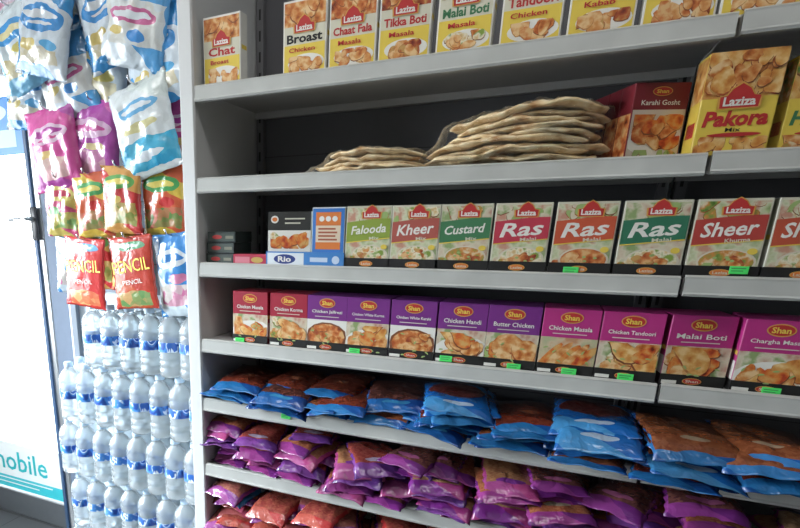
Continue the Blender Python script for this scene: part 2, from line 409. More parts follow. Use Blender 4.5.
def lumps(mb, x0, x1, z0, z1, y, mats, n, r, rnd, asp=(0.5, 0.9)):
    clip = (x0, x1, z0, z1)
    for i in range(n):
        rx = r*rnd.uniform(0.7, 1.3); rz = rx*rnd.uniform(*asp); rt = rnd.uniform(-1.2, 1.2); sd = rnd.uniform(0, 6)
        cx = rnd.uniform(x0+rx*0.5, x1-rx*0.5); cz = rnd.uniform(z0+rz*0.4, z1-rz*0.4)
        blob(mb, cx, cz-rz*0.12, rx*1.04, rz*1.08, rt, y-0.00006*i, DBROWN if i % 2 else F5, sd, clip=clip)
        blob(mb, cx, cz, rx, rz, rt, y-0.00006*i-0.00003, rnd.choice(mats), sd, clip=clip)
def dish(mb, cx, cz, rx, rz, y, food, rnd, plate=WHITE, n=9):
    mb.disc(cx, cz, rx, rz, y, plate); mb.disc(cx, cz, rx*0.92, rz*0.9, y-0.0002, food)
    for i in range(n):
        a = rnd.uniform(0, 6.28); r = rnd.uniform(0.1, 0.55)
        blob(mb, cx+rx*r*math.cos(a), cz+rz*r*math.sin(a)*0.8, rx*rnd.uniform(0.18, 0.34), rz*rnd.uniform(0.22, 0.38), rnd.uniform(-0.6, 0.6), y-0.0003-0.00005*i, rnd.choice([food, F5, F2, F1]), rnd.uniform(0, 6))
    for i in range(4): mb.disc(cx+rx*rnd.uniform(-0.6, 0.6), cz+rz*rnd.uniform(-0.5, 0.5), rx*0.08, rz*0.1, y-0.0009, LGREEN, 8)

def mix_box(name, w, h, d, bg, band, title, sub, food, seed, style='dessert'):
    rnd = random.Random(seed); mb = MB(); carton(mb, w, h, d, bg)
    y = -d/2-0.0003; e = 0.0002
    if style == 'dessert':
        mb.rect(-w*0.47, w*0.47, h*0.03, h*0.97, y, PG if seed % 3 != 1 else PP)
        lumps(mb, -w*0.47, w*0.47, h*0.74, h*0.97, y-0.3*e, [PP, PG, LGREEN, food], 7, w*0.12, rnd)
        mb.poly([(-w*0.48, h*0.42), (w*0.48, h*0.5), (w*0.48, h*0.8), (w*0.2, h*0.8), (-w*0.48, h*0.74)], y-e*4, band)
        mb.poly([(-w*0.48, h*0.405), (w*0.48, h*0.485), (w*0.48, h*0.5), (-w*0.48, h*0.42)], y-e*4, YEL)
        logo_house(mb, w*0.06, h*0.885, w*0.19, y-6*e)
        mb.text(title, 0, h*0.63, w*0.78, y-5*e, WHITE, hmax=h*0.2, bold=0.02, shear=0.25, rot=0.08)
        mb.text(sub, w*0.14, h*0.49, w*0.34, y-5*e, CREAM, hmax=h*0.05, bold=0.02, rot=0.08)
        dish(mb, w*0.05, h*0.21, w*0.41, h*0.17, y-2*e, food, rnd, ink((0.6, 0.55, 0.45)), 12)
        lumps(mb, -w*0.47, -w*0.08, h*0.04, h*0.2, y-9*e, [LGREEN, food, F4], 6, w*0.08, rnd)
        lumps(mb, w*0.1, w*0.47, h*0.03, h*0.12, y-9*e, [ORANGE, food], 3, w*0.06, rnd)
        mb.disc(w*0.37, h*0.35, w*0.07, h*0.04, y-10*e, YEL)
        mb.rect(-w*0.47, w*0.47, h*0.0, h*0.03, y-11*e, BLACK)
    elif style == 'savoury':
        mb.rect(-w*0.47, w*0.47, h*0.03, h*0.97, y, ink((0.6, 0.58, 0.46)))
        mb.rect(-w*0.47, w*0.47, h*0.66, h*0.97, y-e, food); lumps(mb, -w*0.47, w*0.47, h*0.66, h*0.97, y-2*e, [food, F2], 12, w*0.14, rnd)
        logo_house(mb, 0, h*0.66, w*0.22, y-9*e)
        mb.text(title, 0, h*0.5, w*0.82, y-2*e, band, hmax=h*0.12, bold=0.03)
        mb.rect(-w*0.47, w*0.47, h*0.03, h*0.42, y-e, YEL)
        mb.disc(w*0.04, h*0.17, w*0.42, h*0.12, y-2*e, WHITE)
        lumps(mb, -w*0.36, w*0.42, h*0.06, h*0.27, y-3*e, [food, F2], 11, w*0.12, rnd)
        mb.text(sub, -w*0.05, h*0.35, w*0.6, y-9*e, RED, hmax=h*0.06, bold=0.02)
    elif style == 'spice':
        mb.disc(0, h*0.87, w*0.2, h*0.085, y-e, GOLD); mb.disc(0, h*0.87, w*0.18, h*0.07, y-2*e, RED)
        mb.text('Shan', 0, h*0.87, w*0.26, y-3*e, YEL, hmax=h*0.085, bold=0.03)
        mb.text(title, 0, h*0.71, w*0.76, y-2*e, WHITE, hmax=h*0.07, bold=0.015)
        mb.rect(-w*0.3, w*0.3, h*0.62, h*0.633, y-2*e, CREAM)
        C = (-w*0.5, w*0.5, 0.0, h*0.57)
        kind_ = seed % 4
        mb.rect(*C, y, [PP, WHITE, FT, PP][kind_])
        if kind_ == 0:
            blob(mb, w*0.02, h*0.24, w*0.6, h*0.22, 0.1, y-e, WHITE, 1, 0.03, C)
            lumps(mb, -w*0.46, w*0.48, h*0.06, h*0.52, y-2*e, [food, F2, FR, FO], 14, w*0.2, rnd, (0.45, 0.7))
        elif kind_ == 1:
            blob(mb, 0, h*0.27, w*0.52, h*0.26, 0, y-e, DBROWN, 1, 0.02, C); blob(mb, 0, h*0.28, w*0.45, h*0.22, 0, y-2*e, food, 1, 0.02, C)
            lumps(mb, -w*0.4, w*0.4, h*0.1, h*0.46, y-3*e, [food, F1, F2, F5], 12, w*0.14, rnd)
        elif kind_ == 2:
            for q in range(5):
                blob(mb, (-0.3+0.15*q)*w, h*(0.27+0.02*(q % 2)), w*0.34, h*0.065, 0.9, y-(2+q)*e, [FO, F2][q % 2], q, 0.08, C)
            lumps(mb, -w*0.48, w*0.1, h*0.02, h*0.14, y-8*e, [LGREEN, F4], 6, w*0.08, rnd)
        else:
            lumps(mb, -w*0.5, w*0.5, h*0.0, h*0.55, y-e, [F4, F3, LGREEN], 10, w*0.16, rnd)
            lumps(mb, -w*0.42, w*0.48, h*0.08, h*0.56, y-6*e, [FO, F2, FR], 7, w*0.28, rnd, (0.5, 0.75))
        for i in range(6): blob(mb, rnd.uniform(-0.4, 0.4)*w, rnd.uniform(0.06, 0.44)*h, w*0.04, h*0.014, rnd.uniform(-1, 1), y-12*e, LGREEN, 1)
        mb.rect(-w*0.48, -w*0.24, h*0.03, h*0.08, y-13*e, WHITE)
    elif style == 'pakora':
        mb.rect(-w*0.48, w*0.48, h*0.02, h*0.98, y, YEL)
        mb.rect(-w*0.5, w*0.5, h*0.56, h*1.0, y-e, FR)
        lumps(mb, -w*0.5, w*0.5, h*0.56, h*1.0, y-2*e, [food, FR, F2], 34, w*0.12, rnd, (0.7, 0.98))
        logo_house(mb, 0, h*0.55, w*0.25, y-14*e)
        mb.text(title, 0, h*0.36, w*0.86, y-3*e, band, hmax=h*0.17, bold=0.04, shear=0.15)
        mb.text(sub, 0, h*0.25, w*0.4, y-3*e, BLACK, hmax=h*0.04, bold=0.01)
        lumps(mb, -w*0.48, w*0.48, h*0.02, h*0.19, y-e, [food, F2, FR], 12, w*0.11, rnd); mb.disc(w*0.02, h*0.2, w*0.36, h*0.02, y-8*e, RED)
        side_art(mb, w, d, h*0.55, h*0.97, food); side_art(mb, w, d, h*0.05, h*0.5, YEL); side_art(mb, w, d, h*0.2, h*0.35, RED, k=0.7)
    elif style == 'curry':
        C = (-w*0.48, w*0.48, h*0.02, h*0.66)
        mb.rect(*C, y, ink((0.55, 0.48, 0.4)))
        mb.disc(0, h*0.89, w*0.18, h*0.06, y-e, GOLD); mb.disc(0, h*0.89, w*0.165, h*0.05, y-2*e, RED)
        mb.text('Shan', 0, h*0.89, w*0.22, y-3*e, YEL, hmax=h*0.05, bold=0.03)
        mb.text(title, 0, h*0.75, w*0.7, y-2*e, WHITE, hmax=h*0.065, bold=0.01)
        blob(mb, 0, h*0.28, w*0.5, h*0.22, 0.05, y-e, WHITE, 1, 0.03, C)
        lumps(mb, -w*0.44, w*0.46, h*0.1, h*0.6, y-2*e, [F2, FO, F1], 18, w*0.18, rnd, (0.5, 0.8))
        lumps(mb, -w*0.46, w*0.46, h*0.03, h*0.14, y-9*e, [LGREEN, F4], 6, w*0.07, rnd)
        side_art(mb, w, d, h*0.05, h*0.62, F1)
    return mb.mesh(name)

def tray(w, d, lab, accent=ORANGE, h=0.023, body=BLACK):
    mb = MB(); mb.box(-w/2, w/2, 0, d, 0, 0.001, body)
    mb.box(-w/2, w/2, 0, 0.001, 0.001, h, body)
    for sx in (-1, 1):
        X = sx*(w/2-0.0005)
        mb.add([(X-0.0004, 0.001, 0.001), (X-0.0004, d, 0.001), (X-0.0004, d, h*0.9), (X-0.0004, 0.001, h)], [(0, 1, 2, 3)], body)
    mb.disc(0, h*0.5, 0.015, 0.0062, -0.0003, GOLD); mb.disc(0, h*0.5, 0.0138, 0.005, -0.0005, accent)
    mb.text(lab, 0, h*0.5, 0.021, -0.0007, CREAM, hmax=0.005, bold=0.02)
    return mb.mesh('display_tray')
trayL = tray(0.1035, 0.08, 'Laziza'); trayS = tray(0.1, 0.1, 'Shan', RED)

D = 0.03
CH = 0.143; CW = 0.1
rowA = [(-0.7247, 'Chat', 'Broast', RED, F2, 'white, red and yellow'), (-0.5217, 'Broast', 'Chicken', BLACK, F2, 'white and yellow'), (-0.4168, 'Chaat Fala', 'Masala', RED, F1, 'white and yellow'),
        (-0.3113, 'Tikka Boti', 'Masala', RED, F5, 'white and yellow'), (-0.1984, 'Malai Boti', 'Masala', GREEN, F3, 'white and green'), (-0.0847, 'Tandoori', 'Chicken', RED, F1, 'cream and yellow'),
        (0.0242, 'Shish', 'Kabab', RED, F5, 'white and yellow'), (0.1333, 'Behari', 'Kabab', BROWN, F1, 'white and yellow'), (0.238, 'Karahi', 'Gosht', RED, F2, 'cream and yellow'), (0.345, 'Nihari', 'Masala', BROWN, F5, 'cream and yellow'), (0.455, 'Korma', 'Masala', RED, F1, 'cream and yellow')]
for i, (x, t, s, c, f, l) in enumerate(rowA):
    me = mix_box('savoury_mix_box', CW, CH, D, WHITE, c, t, s, f, 100+i, 'savoury')
    put('savoury_mix_box', me, (x, 0.012+D/2, ZA-0.0048), (0, 0, random.uniform(-0.04, 0.04)), label='%s savoury mix carton with food photo, top shelf' % l, cat='box', group='mix cartons on the top shelf')
rowC = [(-0.360, 'Falooda', 'Mix', ink((0.24, 0.32, 0.05)), F3, 'green and yellow'), (-0.2587, 'Kheer', 'Mix', ink((0.38, 0.09, 0.07)), F3, 'red-brown'), (-0.1594, 'Custard', 'Mix', GREEN, F4, 'green'),
        (-0.055, 'Ras', 'Malai', ink((0.46, 0.04, 0.07)), F3, 'pink-red'), (0.052, 'Ras', 'Malai', ink((0.52, 0.09, 0.04)), F1, 'orange-red'), (0.1592, 'Ras', 'Malai', ink((0.03, 0.16, 0.09)), F3, 'dark green'),
        (0.2655, 'Sheer', 'Khurma', ink((0.4, 0.05, 0.04)), F4, 'red'), (0.372, 'Sheer', 'Khurma', ink((0.46, 0.08, 0.04)), F3, 'orange-red'), (0.479, 'Kheer', 'Mix', GREEN, F3, 'green')]
for i, (x, t, s, c, f, l) in enumerate(rowC):
    put('display_tray', trayL, (x, 0.004, ZC-0.0048), label='black cardboard display tray with small orange brand oval', cat='tray', group='display trays under dessert cartons')
    me = mix_box('dessert_mix_box', 0.1, 0.131, D, CREAM, c, t, s, f, 200+i)
    put('dessert_mix_box', me, (x, 0.0068+D/2, ZC-0.0036), (random.uniform(-0.02, 0.0), 0, random.uniform(-0.015, 0.015)), label='%s dessert mix carton with white lettering in tray' % l, cat='box', group='dessert mix cartons')
PUR = ink((0.17, 0.025, 0.21)); MAG = ink((0.44, 0.03, 0.2)); CRI = ink((0.34, 0.015, 0.04))
rowD = [(-0.652, 'Chicken Masala', CRI, F1, 'crimson'), (-0.5464, 'Chicken Korma', CRI, FO, 'crimson'), (-0.4472, 'Chicken Jalfrezi', PUR, F1, 'purple'), (-0.3485, 'Chicken White Korma', PUR, F3, 'purple'),
        (-0.2465, 'Chicken White Karahi', PUR, F1, 'purple'), (-0.1445, 'Chicken Handi', PUR, F2, 'purple'), (-0.0455, 'Butter Chicken', PUR, F4, 'purple'), (0.0560, 'Chicken Masala', MAG, FO, 'magenta'),
        (0.1570, 'Chicken Tandoori', MAG, FO, 'magenta'), (0.2640, 'Malai Boti', MAG, F2, 'magenta'), (0.3680, 'Chargha Masala', MAG, FO, 'magenta'), (0.470, 'Fried Chicken', MAG, F2, 'magenta')]
kinds = [0, 3, 1, 0, 1, 0, 3, 2, 3, 3, 0, 0]
for i, (x, t, c, f, l) in enumerate(rowD):
    rz = 0.13 if i == 9 else 0.0
    put('display_tray', trayS, (x, 0.004+(0.008 if rz else 0), ZD-0.0048), (0, 0, rz), label='black cardboard display tray with small red brand oval', cat='tray', group='display trays under spice cartons')
    me = mix_box('spice_mix_box', 0.0985, 0.131, D, c, c, t, '', f, 300+4*i+kinds[i], 'spice')
    for k in range(3):
        oy_ = 0.0025+D/2+k*(D+0.001)
        put('spice_mix_box', me, (x-oy_*math.sin(rz), 0.004+(0.008 if rz else 0)+oy_*math.cos(rz), ZD-0.0036), (0, 0, rz+random.uniform(-0.01, 0.01)), label='%s spice mix carton with chicken dish photo in tray' % l, cat='box', group='spice mix cartons')

me = mix_box('curry_mix_box', 0.092, 0.124, 0.04, ink((0.18, 0.015, 0.025)), WHITE, 'Karahi Gosht', '', F5, 41, 'curry')
th = 0.42
for k in range(4):
    put('curry_mix_box', me, (0.128-0.0405*k*math.sin(th), 0.055+0.0405*k*math.cos(th), ZB-0.0048), (0, 0, th), label='dark wine-red curry mix carton with large dish photo', cat='box', group='wine-red curry cartons')
me = mix_box('pakora_mix_box', 0.1, 0.152, 0.06, YEL, RED, 'Pakora', 'Mix', FR, 42, 'pakora')
put('pakora_mix_box', me, (0.235, 0.032, ZB-0.0048), (0, 0, 0.08), label='large yellow fritter mix carton with fried food photo', cat='box', group='yellow mix cartons')
me = mix_box('haleem_mix_box', 0.1, 0.14, 0.045, YEL, GREEN, 'Haleem', 'Mix', F4, 43, 'pakora')
put('haleem_mix_box', me, (0.35, 0.04, ZB-0.0048), (0, 0, 0.1), label='yellow and green mix carton on shelf', cat='box', group='yellow mix cartons')
put('haleem_mix_box', me, (0.465, 0.04, ZB-0.0048), (0, 0, -0.04), label='yellow and green mix carton on shelf', cat='box', group='yellow mix cartons')

mb = MB(); dk = ink((0.02, 0.03, 0.03)); mb.box(-0.04, 0.04, -0.045, 0.045, 0, 0.026, dk, 0.0008)
mb.rect(-0.036, 0.036, 0.004, 0.022, -0.0453, ink((0.05, 0.07, 0.06))); mb.disc(-0.012, 0.013, 0.014, 0.005, -0.0456, RED); mb.rect(0.012, 0.034, 0.009, 0.016, -0.0456, ink((0.2, 0.2, 0.15)))
sm = mb.mesh('small_flat_box')
for k in range(3):
    put('small_flat_box', sm, (-0.742+0.002*k, 0.06, ZC-0.0048+k*0.0265), (0, 0, random.uniform(-0.06, 0.06)), label='small dark flat carton stacked at the end of shelf', cat='box', group='stack of small dark cartons')
mb = MB(); mb.box(-0.045, 0.045, -0.02, 0.02, 0, 0.026, ink((0.45, 0.04, 0.08)), 0.0008)
mb.rect(-0.04, 0.0, 0.005, 0.02, -0.0203, ink((0.6, 0.2, 0.25))); mb.disc(0.02, 0.013, 0.016, 0.007, -0.0203, ink((0.5, 0.35, 0.1)))
put('small_pink_box', mb.mesh('small_pink_box'), (-0.652, 0.024, ZC-0.0048), (0, 0, 0.03), label='small pinkish-red carton lying on its side', cat='box')
mb = MB(); w = 0.195; BL = ink((0.05, 0.2, 0.5))
mb.box(-w/2, w/2, 0, 0.09, 0, 0.001, BL); mb.box(-w/2, w/2, 0, 0.0015, 0.001, 0.034, BL)
mb.rect(-w*0.48, w*0.0, 0.003, 0.031, -0.0003, ink((0.65, 0.7, 0.74)))
mb.disc(-w*0.25, 0.017, 0.028, 0.011, -0.0005, NAVY); mb.text('Rio', -w*0.25, 0.017, 0.034, -0.0007, WHITE, hmax=0.013, bold=0.03)
mb.rect(w*0.08, w*0.3, 0.012, 0.022, -0.0003, ink((0.5, 0.6, 0.75))); mb.disc(w*0.4, 0.017, 0.009, 0.009, -0.0003, ink((0.5, 0.6, 0.75)))
put('display_tray', mb.mesh('display_tray'), (-0.508, 0.002, ZC-0.0048), label='blue and white cardboard display tray holding cartons', cat='tray')
mb = MB(); w, h, d = 0.105, 0.122, 0.05; carton(mb, w, h, d, WHITE); y = -d/2-0.0003
mb.rect(-w*0.5, w*0.5, h*0.66, h*1.0, y, ink((0.03, 0.03, 0.028))); mb.rect(-w*0.48, w*0.48, h*0.28, h*0.66, y-0.0001, WHITE)
lumps(mb, -w*0.44, w*0.46, h*0.32, h*0.64, y-0.0003, [F2, F3, FO], 9, w*0.15, random.Random(3))
mb.disc(-w*0.34, h*0.86, w*0.09, h*0.07, y-0.0003, WHITE); mb.disc(-w*0.34, h*0.86, w*0.06, h*0.04, y-0.0005, ORANGE)
for k in range(2): mb.rect(-w*0.1, w*(0.36-0.1*k), h*(0.86-0.08*k), h*(0.885-0.08*k), y-0.0003, CREAM)
put('dish_mix_box', mb.mesh('dish_mix_box'), (-0.552, 0.035, ZC-0.0035), (0, 0, 0.1), label='white carton with dark band and dish photo in blue tray', cat='box')
mb = MB(); w, h, d = 0.078, 0.13, 0.05; carton(mb, w, h, d, ink((0.6, 0.66, 0.7))); y = -d/2-0.0003
mb.rect(-w*0.48, w*0.48, h*0.02, h*0.98, y, BLUE); mb.rect(-w*0.38, w*0.38, h*0.3, h*0.92, y-0.0002, ink((0.66, 0.55, 0.42)))
mb.rect(-w*0.38, w*0.38, h*0.7, h*0.92, y-0.0004, ORANGE); mb.rect(-w*0.38, w*0.38, h*0.3, h*0.42, y-0.0004, ORANGE)
for k in range(4): mb.rect(-w*0.3, w*(0.28-0.05*(k % 2)), h*(0.45+0.06*k), h*(0.48+0.06*k), y-0.0004, ink((0.35, 0.1, 0.05)))
for k in range(3): mb.disc(w*(-0.2+0.2*k), h*0.81, w*0.08, h*0.045, y-0.0006, WHITE)
put('snack_box', mb.mesh('snack_box'), (-0.452, 0.032, ZC-0.0035), (0, 0, 0.0), label='orange and white carton with blue border in blue tray', cat='box')

# ------------------------------------------------------------------ soft bags
def hfun(x, y, seal, px=2.4):
    yy = abs(y)/(1-seal)
    if yy >= 1 or abs(x) >= 1: return 0.0
    return (1-abs(x)**px)**0.6*(1-yy**(px+0.6))**0.65
def pillow(name, w, l, t, seed, mat, axis='flat', seal=0.08, texts=(), droop=0.0, side_droop=0.0, wrinkle=1.0, px=2.4, twist=0.0):
    nx, ny = 20, 28; bm = bmesh.new()
    def pos(x, y, side):
        h = hfun(x, y, seal, px)
        base = 1-min(1, abs(y)/(1-seal))**3
        qx = x*w/2*(1-0.05*base)+0.0015*math.sin(y*19+seed)*(abs(x) > 0.95)
        qy = y*l/2*(1-0.02*(1-x*x))
        n = noise.noise(Vector((qx*30+seed*3.1, qy*22, seed*1.7+side)))
        n2 = noise.noise(Vector((qx*95+seed, qy*30+seed, side*2.3)))
        wr = wrinkle*t*(0.2*n+0.10*n2)*(0.35+0.65*min(1, h*1.5))*(1 if abs(x) < 0.999 else 0)
        z = side*(t/2*h+0.0004*(abs(x) < 0.999))+(wr if axis != 'flat' or side > 0 else wr*0.3)
        if abs(y) > 1-seal: z = side*0.0004*(abs(x) < 0.999)+min(t*0.12, 0.003)*math.sin(qx*110+seed)
        bend = 0.0
        if y < -0.25: bend -= droop*((-y-0.25)/0.75)**1.7
        bend -= side_droop*abs(x)**2.2
        bend += twist*x*(-y)
        return Vector((qx, qy, z+bend))
    grids = []
    for side in (1, -1):
        grids.append([[bm.verts.new(pos(-1+2*i/nx, -1+2*j/ny, side)) for i in range(nx+1)] for j in range(ny+1)])
    for gi, g in enumerate(grids):
        for j in range(ny):
            for i in range(nx):
                q = (g[j][i], g[j][i+1], g[j+1][i+1], g[j+1][i])
                bm.faces.new(q if gi == 0 else q[::-1])
    for j in (0, ny):
        for i in range(nx):
            a, b = grids[0][j][i], grids[0][j][i+1]; c, d = grids[1][j][i+1], grids[1][j][i]
            bm.faces.new((a, d, c, b) if j == 0 else (a, b, c, d))
    bmesh.ops.remove_doubles(bm, verts=bm.verts, dist=2e-5)
    bm.verts.index_update()
    mb = MB()
    vs = [v.co.copy() for v in bm.verts]; fs = [[v.index for v in f.verts] for f in bm.faces]; bm.free()
    if axis == 'flat':
        vs = [(v.x, v.y, v.z+t*0.5) for v in vs]
    else:
        vs = [(v.x, -v.z, v.y-l/2) for v in vs]
    mb.add(vs, fs, mat); ns = len(mb.f)
    if axis != 'flat':
        yf = min(v[1] for v in vs)-0.0006
        for (s, cx, cz, tw, hm, mt, rot) in texts:
            mb.text(s, cx*w, -l+cz*l, tw*w, yf, mt, hmax=hm*l, bold=0.0, rot=rot, stretch=True)
    me = mb.mesh(name)
    me.polygons.foreach_set('use_smooth', [i < ns for i in range(len(me.polygons))])
    return me

mE = [bag_mat('pouch_blue_red', (0.01, 0.075, 0.28), (0.02, 0.15, 0.38), (0.11, 0.018, 0.01), (0.19, 0.04, 0.02), wx=0.45, wy=0.38, oy=0.54, emblems=((0.5, 0.45, 0.14, 0.05, (0.3, 0.1, 0.05)),)),
      bag_mat('pouch_blue_dark', (0.01, 0.05, 0.2), (0.015, 0.1, 0.3), (0.05, 0.018, 0.015), (0.13, 0.04, 0.028), wx=0.45, wy=0.36, oy=0.55, emblems=((0.5, 0.14, 0.22, 0.03, (0.04, 0.2, 0.38)),)),
      bag_mat('pouch_blue_orange', (0.01, 0.09, 0.32), (0.03, 0.17, 0.42), (0.17, 0.045, 0.018), (0.27, 0.09, 0.035), wx=0.46, wy=0.42, oy=0.52, emblems=((0.5, 0.3, 0.16, 0.04, (0.33, 0.25, 0.17)),)),
      bag_mat('pouch_blue_plain', (0.01, 0.11, 0.38), (0.05, 0.23, 0.48), (0.01, 0.08, 0.3), (0.02, 0.13, 0.38), wx=0.3, wy=0.2, emblems=((0.5, 0.64, 0.4, 0.26, (0.15, 0.03, 0.025)), (0.5, 0.2, 0.22, 0.05, (0.34, 0.44, 0.56))))]
mF = [bag_mat('pouch_purple_lentil', (0.13, 0.02, 0.15), (0.26, 0.04, 0.2), (0.24, 0.06, 0.03), (0.34, 0.13, 0.06), wx=0.44, wy=0.35, oy=0.52, scale=200, emblems=((0.5, 0.34, 0.2, 0.05, (0.36, 0.3, 0.2)),)),
      bag_mat('pouch_purple_bean', (0.14, 0.02, 0.16), (0.24, 0.04, 0.22), (0.08, 0.025, 0.03), (0.22, 0.08, 0.06), wx=0.44, wy=0.34, oy=0.52, scale=150, emblems=((0.5, 0.3, 0.24, 0.06, (0.36, 0.1, 0.22)),)),
      bag_mat('pouch_magenta_pea', (0.26, 0.03, 0.15), (0.15, 0.02, 0.18), (0.24, 0.12, 0.06), (0.36, 0.21, 0.11), wx=0.43, wy=0.34, oy=0.52, scale=150, emblems=((0.5, 0.28, 0.22, 0.05, (0.1, 0.12, 0.32)),)),
      bag_mat('pouch_violet_dark', (0.1, 0.03, 0.18), (0.18, 0.05, 0.25), (0.2, 0.03, 0.03), (0.3, 0.07, 0.05), wx=0.44, wy=0.34, oy=0.54, scale=200, emblems=((0.5, 0.28, 0.24, 0.05, (0.3, 0.25, 0.34)),)),
      bag_mat('pouch_pink', (0.34, 0.05, 0.17), (0.3, 0.06, 0.2), (0.27, 0.1, 0.05), (0.34, 0.17, 0.08), wx=0.42, wy=0.32, oy=0.54, scale=180, emblems=((0.5, 0.24, 0.26, 0.05, (0.15, 0.03, 0.2)),))]
mG = [bag_mat('pouch_red', (0.34, 0.03, 0.03), (0.36, 0.07, 0.05), (0.2, 0.03, 0.03), (0.3, 0.08, 0.05), wx=0.42, wy=0.34),
      bag_mat('pouch_violet_low', (0.17, 0.03, 0.19), (0.26, 0.06, 0.22), (0.25, 0.06, 0.06), (0.34, 0.14, 0.1), wx=0.42, wy=0.34),
      bag_mat('pouch_brown', (0.27, 0.04, 0.08), (0.34, 0.08, 0.08), (0.2, 0.06, 0.03), (0.36, 0.15, 0.07), wx=0.42, wy=0.34),
      bag_mat('pouch_blue_low', (0.02, 0.16, 0.38), (0.24, 0.34, 0.46), (0.3, 0.14, 0.08), (0.4, 0.25, 0.14), wx=0.3, wy=0.2)]
def piles(name, xs, ns, mats, zbase, w, l, t, pitch, pick, lab, cat, group, yc, seed):
    rnd = random.Random(seed); meshes = {}
    NV = 6
    for mi, m in enumerate(mats):
        for s in range(NV): meshes[(mi, s)] = pillow(name, w*(0.93+0.03*s), l*(1.04-0.025*s), t*(0.92+0.05*s), mi*7+s*3+1, m, droop=(0.002, 0.014, 0.007, 0.022, 0.018, 0.01)[s], side_droop=(0.001, 0.005, 0.007, 0.003, 0.009, 0.004)[s], wrinkle=0.9, px=6, twist=(0, 0.004, -0.005, 0.003, -0.003, 0.006)[s])
    for i, x in enumerate(xs):
        z = zbase; lean = rnd.uniform(-0.04, 0.04); drift = rnd.uniform(-0.007, 0.007); ry = rnd.uniform(-0.04, 0.04)
        for k in range(ns[i]):
            mi = pick(i, k, rnd); s = rnd.randrange(NV) if k > 0 else 0
            r = (rnd.uniform(-0.01, 0.06) if k else 0.0, (ry+rnd.uniform(-0.04, 0.04)) if k else 0.0, lean*k+rnd.uniform(-0.26, 0.26))
            put(name, meshes[(mi, s)], (x+drift*k+rnd.uniform(-0.022, 0.022), yc[i]+rnd.uniform(-0.035, 0.03)-(0.003*k), z), r, label=lab[mi], cat=cat, group=group)
            z += pitch*rnd.uniform(0.92, 1.08)
xsE = [-0.705, -0.57, -0.438, -0.3, -0.165, -0.02, 0.125, 0.275, 0.42]
piles('spice_pouch', xsE, [5, 5, 5, 5, 7, 5, 6, 6, 6], mE, ZE-0.004, 0.146, 0.205, 0.014, 0.0132,
      lambda i, k, r: [0, 0, 0, 1, 3, 0, 3, 2, 2][i] if k > 3 else r.choice([0, 3, 1, 0, 2]),
      ['blue film pouch of red ground spice lying in a pile', 'dark blue film pouch of brown spice lying in a pile', 'blue ended pouch of orange-brown spice lying in a pile', 'bright blue plastic pouch lying flat in a pile'],
      'spice bag', 'blue spice pouches', [0.1, 0.09, 0.09, 0.09, 0.08, 0.075, 0.06, 0.035, 0.04], 5)
xsF = [-0.72, -0.602, -0.484, -0.366, -0.248, -0.13, -0.012, 0.106, 0.23, 0.348, 0.466]
piles('lentil_pouch', xsF, [8, 7, 8, 7, 8, 8, 7, 8, 7, 8, 7], mF, ZF-0.004, 0.122, 0.168, 0.017, 0.0163,
      lambda i, k, r: r.choice([0, 1, 2, 3, 4]),
      ['purple film pouch with window of orange lentils', 'purple film pouch with window of brown beans', 'magenta film pouch with window of pale split peas', 'dark violet film pouch with window of red lentils', 'pink film pouch with window of lentils'],
      'lentil bag', 'purple lentil pouches', [0.09, 0.08, 0.085, 0.075, 0.08, 0.07, 0.075, 0.065, 0.07, 0.065, 0.07], 9)
xsG = [-0.72, -0.602, -0.484, -0.366, -0.248, -0.13, -0.012]
piles('pulse_pouch', xsG, [8, 7, 8, 7, 7, 7, 7], mG, ZG-0.004, 0.122, 0.168, 0.0185, 0.0178,
      lambda i, k, r: r.choice([0, 1, 1, 2]) if not (i == 0 and k == 6) else 3,
      ['red film pouch lying in a pile', 'violet film pouch lying in a pile', 'red-brown film pouch lying in a pile', 'blue and white film pouch lying in a pile'],
      'pulse bag', 'mixed pouches on low shelf', [0.08, 0.075, 0.075, 0.07, 0.07, 0.07, 0.07], 13)

# ------------------------------------------------------------------ naan packs
def naan_mat():
    m, nt, out = new_mat('naan_crust'); N = nt.nodes; L = nt.links
    p = N.new('ShaderNodeBsdfPrincipled'); p.inputs['Roughness'].default_value = 0.7
    tc = N.new('ShaderNodeTexCoord'); nz = N.new('ShaderNodeTexNoise'); nz.inputs['Scale'].default_value = 34; nz.inputs['Detail'].default_value = 4
    L.new(tc.outputs['Object'], nz.inputs['Vector'])
    r = N.new('ShaderNodeValToRGB'); e = r.color_ramp.elements
    e[0].position = 0.32; e[0].color = (0.4, 0.2, 0.07, 1); e[1].position = 0.5; e[1].color = (0.74, 0.58, 0.34, 1)
    k = e.new(0.7); k.color = (0.88, 0.79, 0.58, 1)
    L.new(nz.outputs['Fac'], r.inputs[0]); L.new(r.outputs[0], p.inputs['Base Color'])
    bp = N.new('ShaderNodeBump'); bp.inputs['Strength'].default_value = 0.6; bp.inputs['Distance'].default_value = 0.005
    L.new(nz.outputs['Fac'], bp.inputs['Height']); L.new(bp.outputs[0], p.inputs['Normal']); L.new(p.outputs[0], out.inputs[0])
    return m
NA = naan_mat(); WRAP = clear_mat('clear_wrap', (0.995, 0.995, 0.995), body=0.02, bodycol=(1, 1, 0.98), bump=1.0, gl=0.06, bscale=70, rough=0.1)
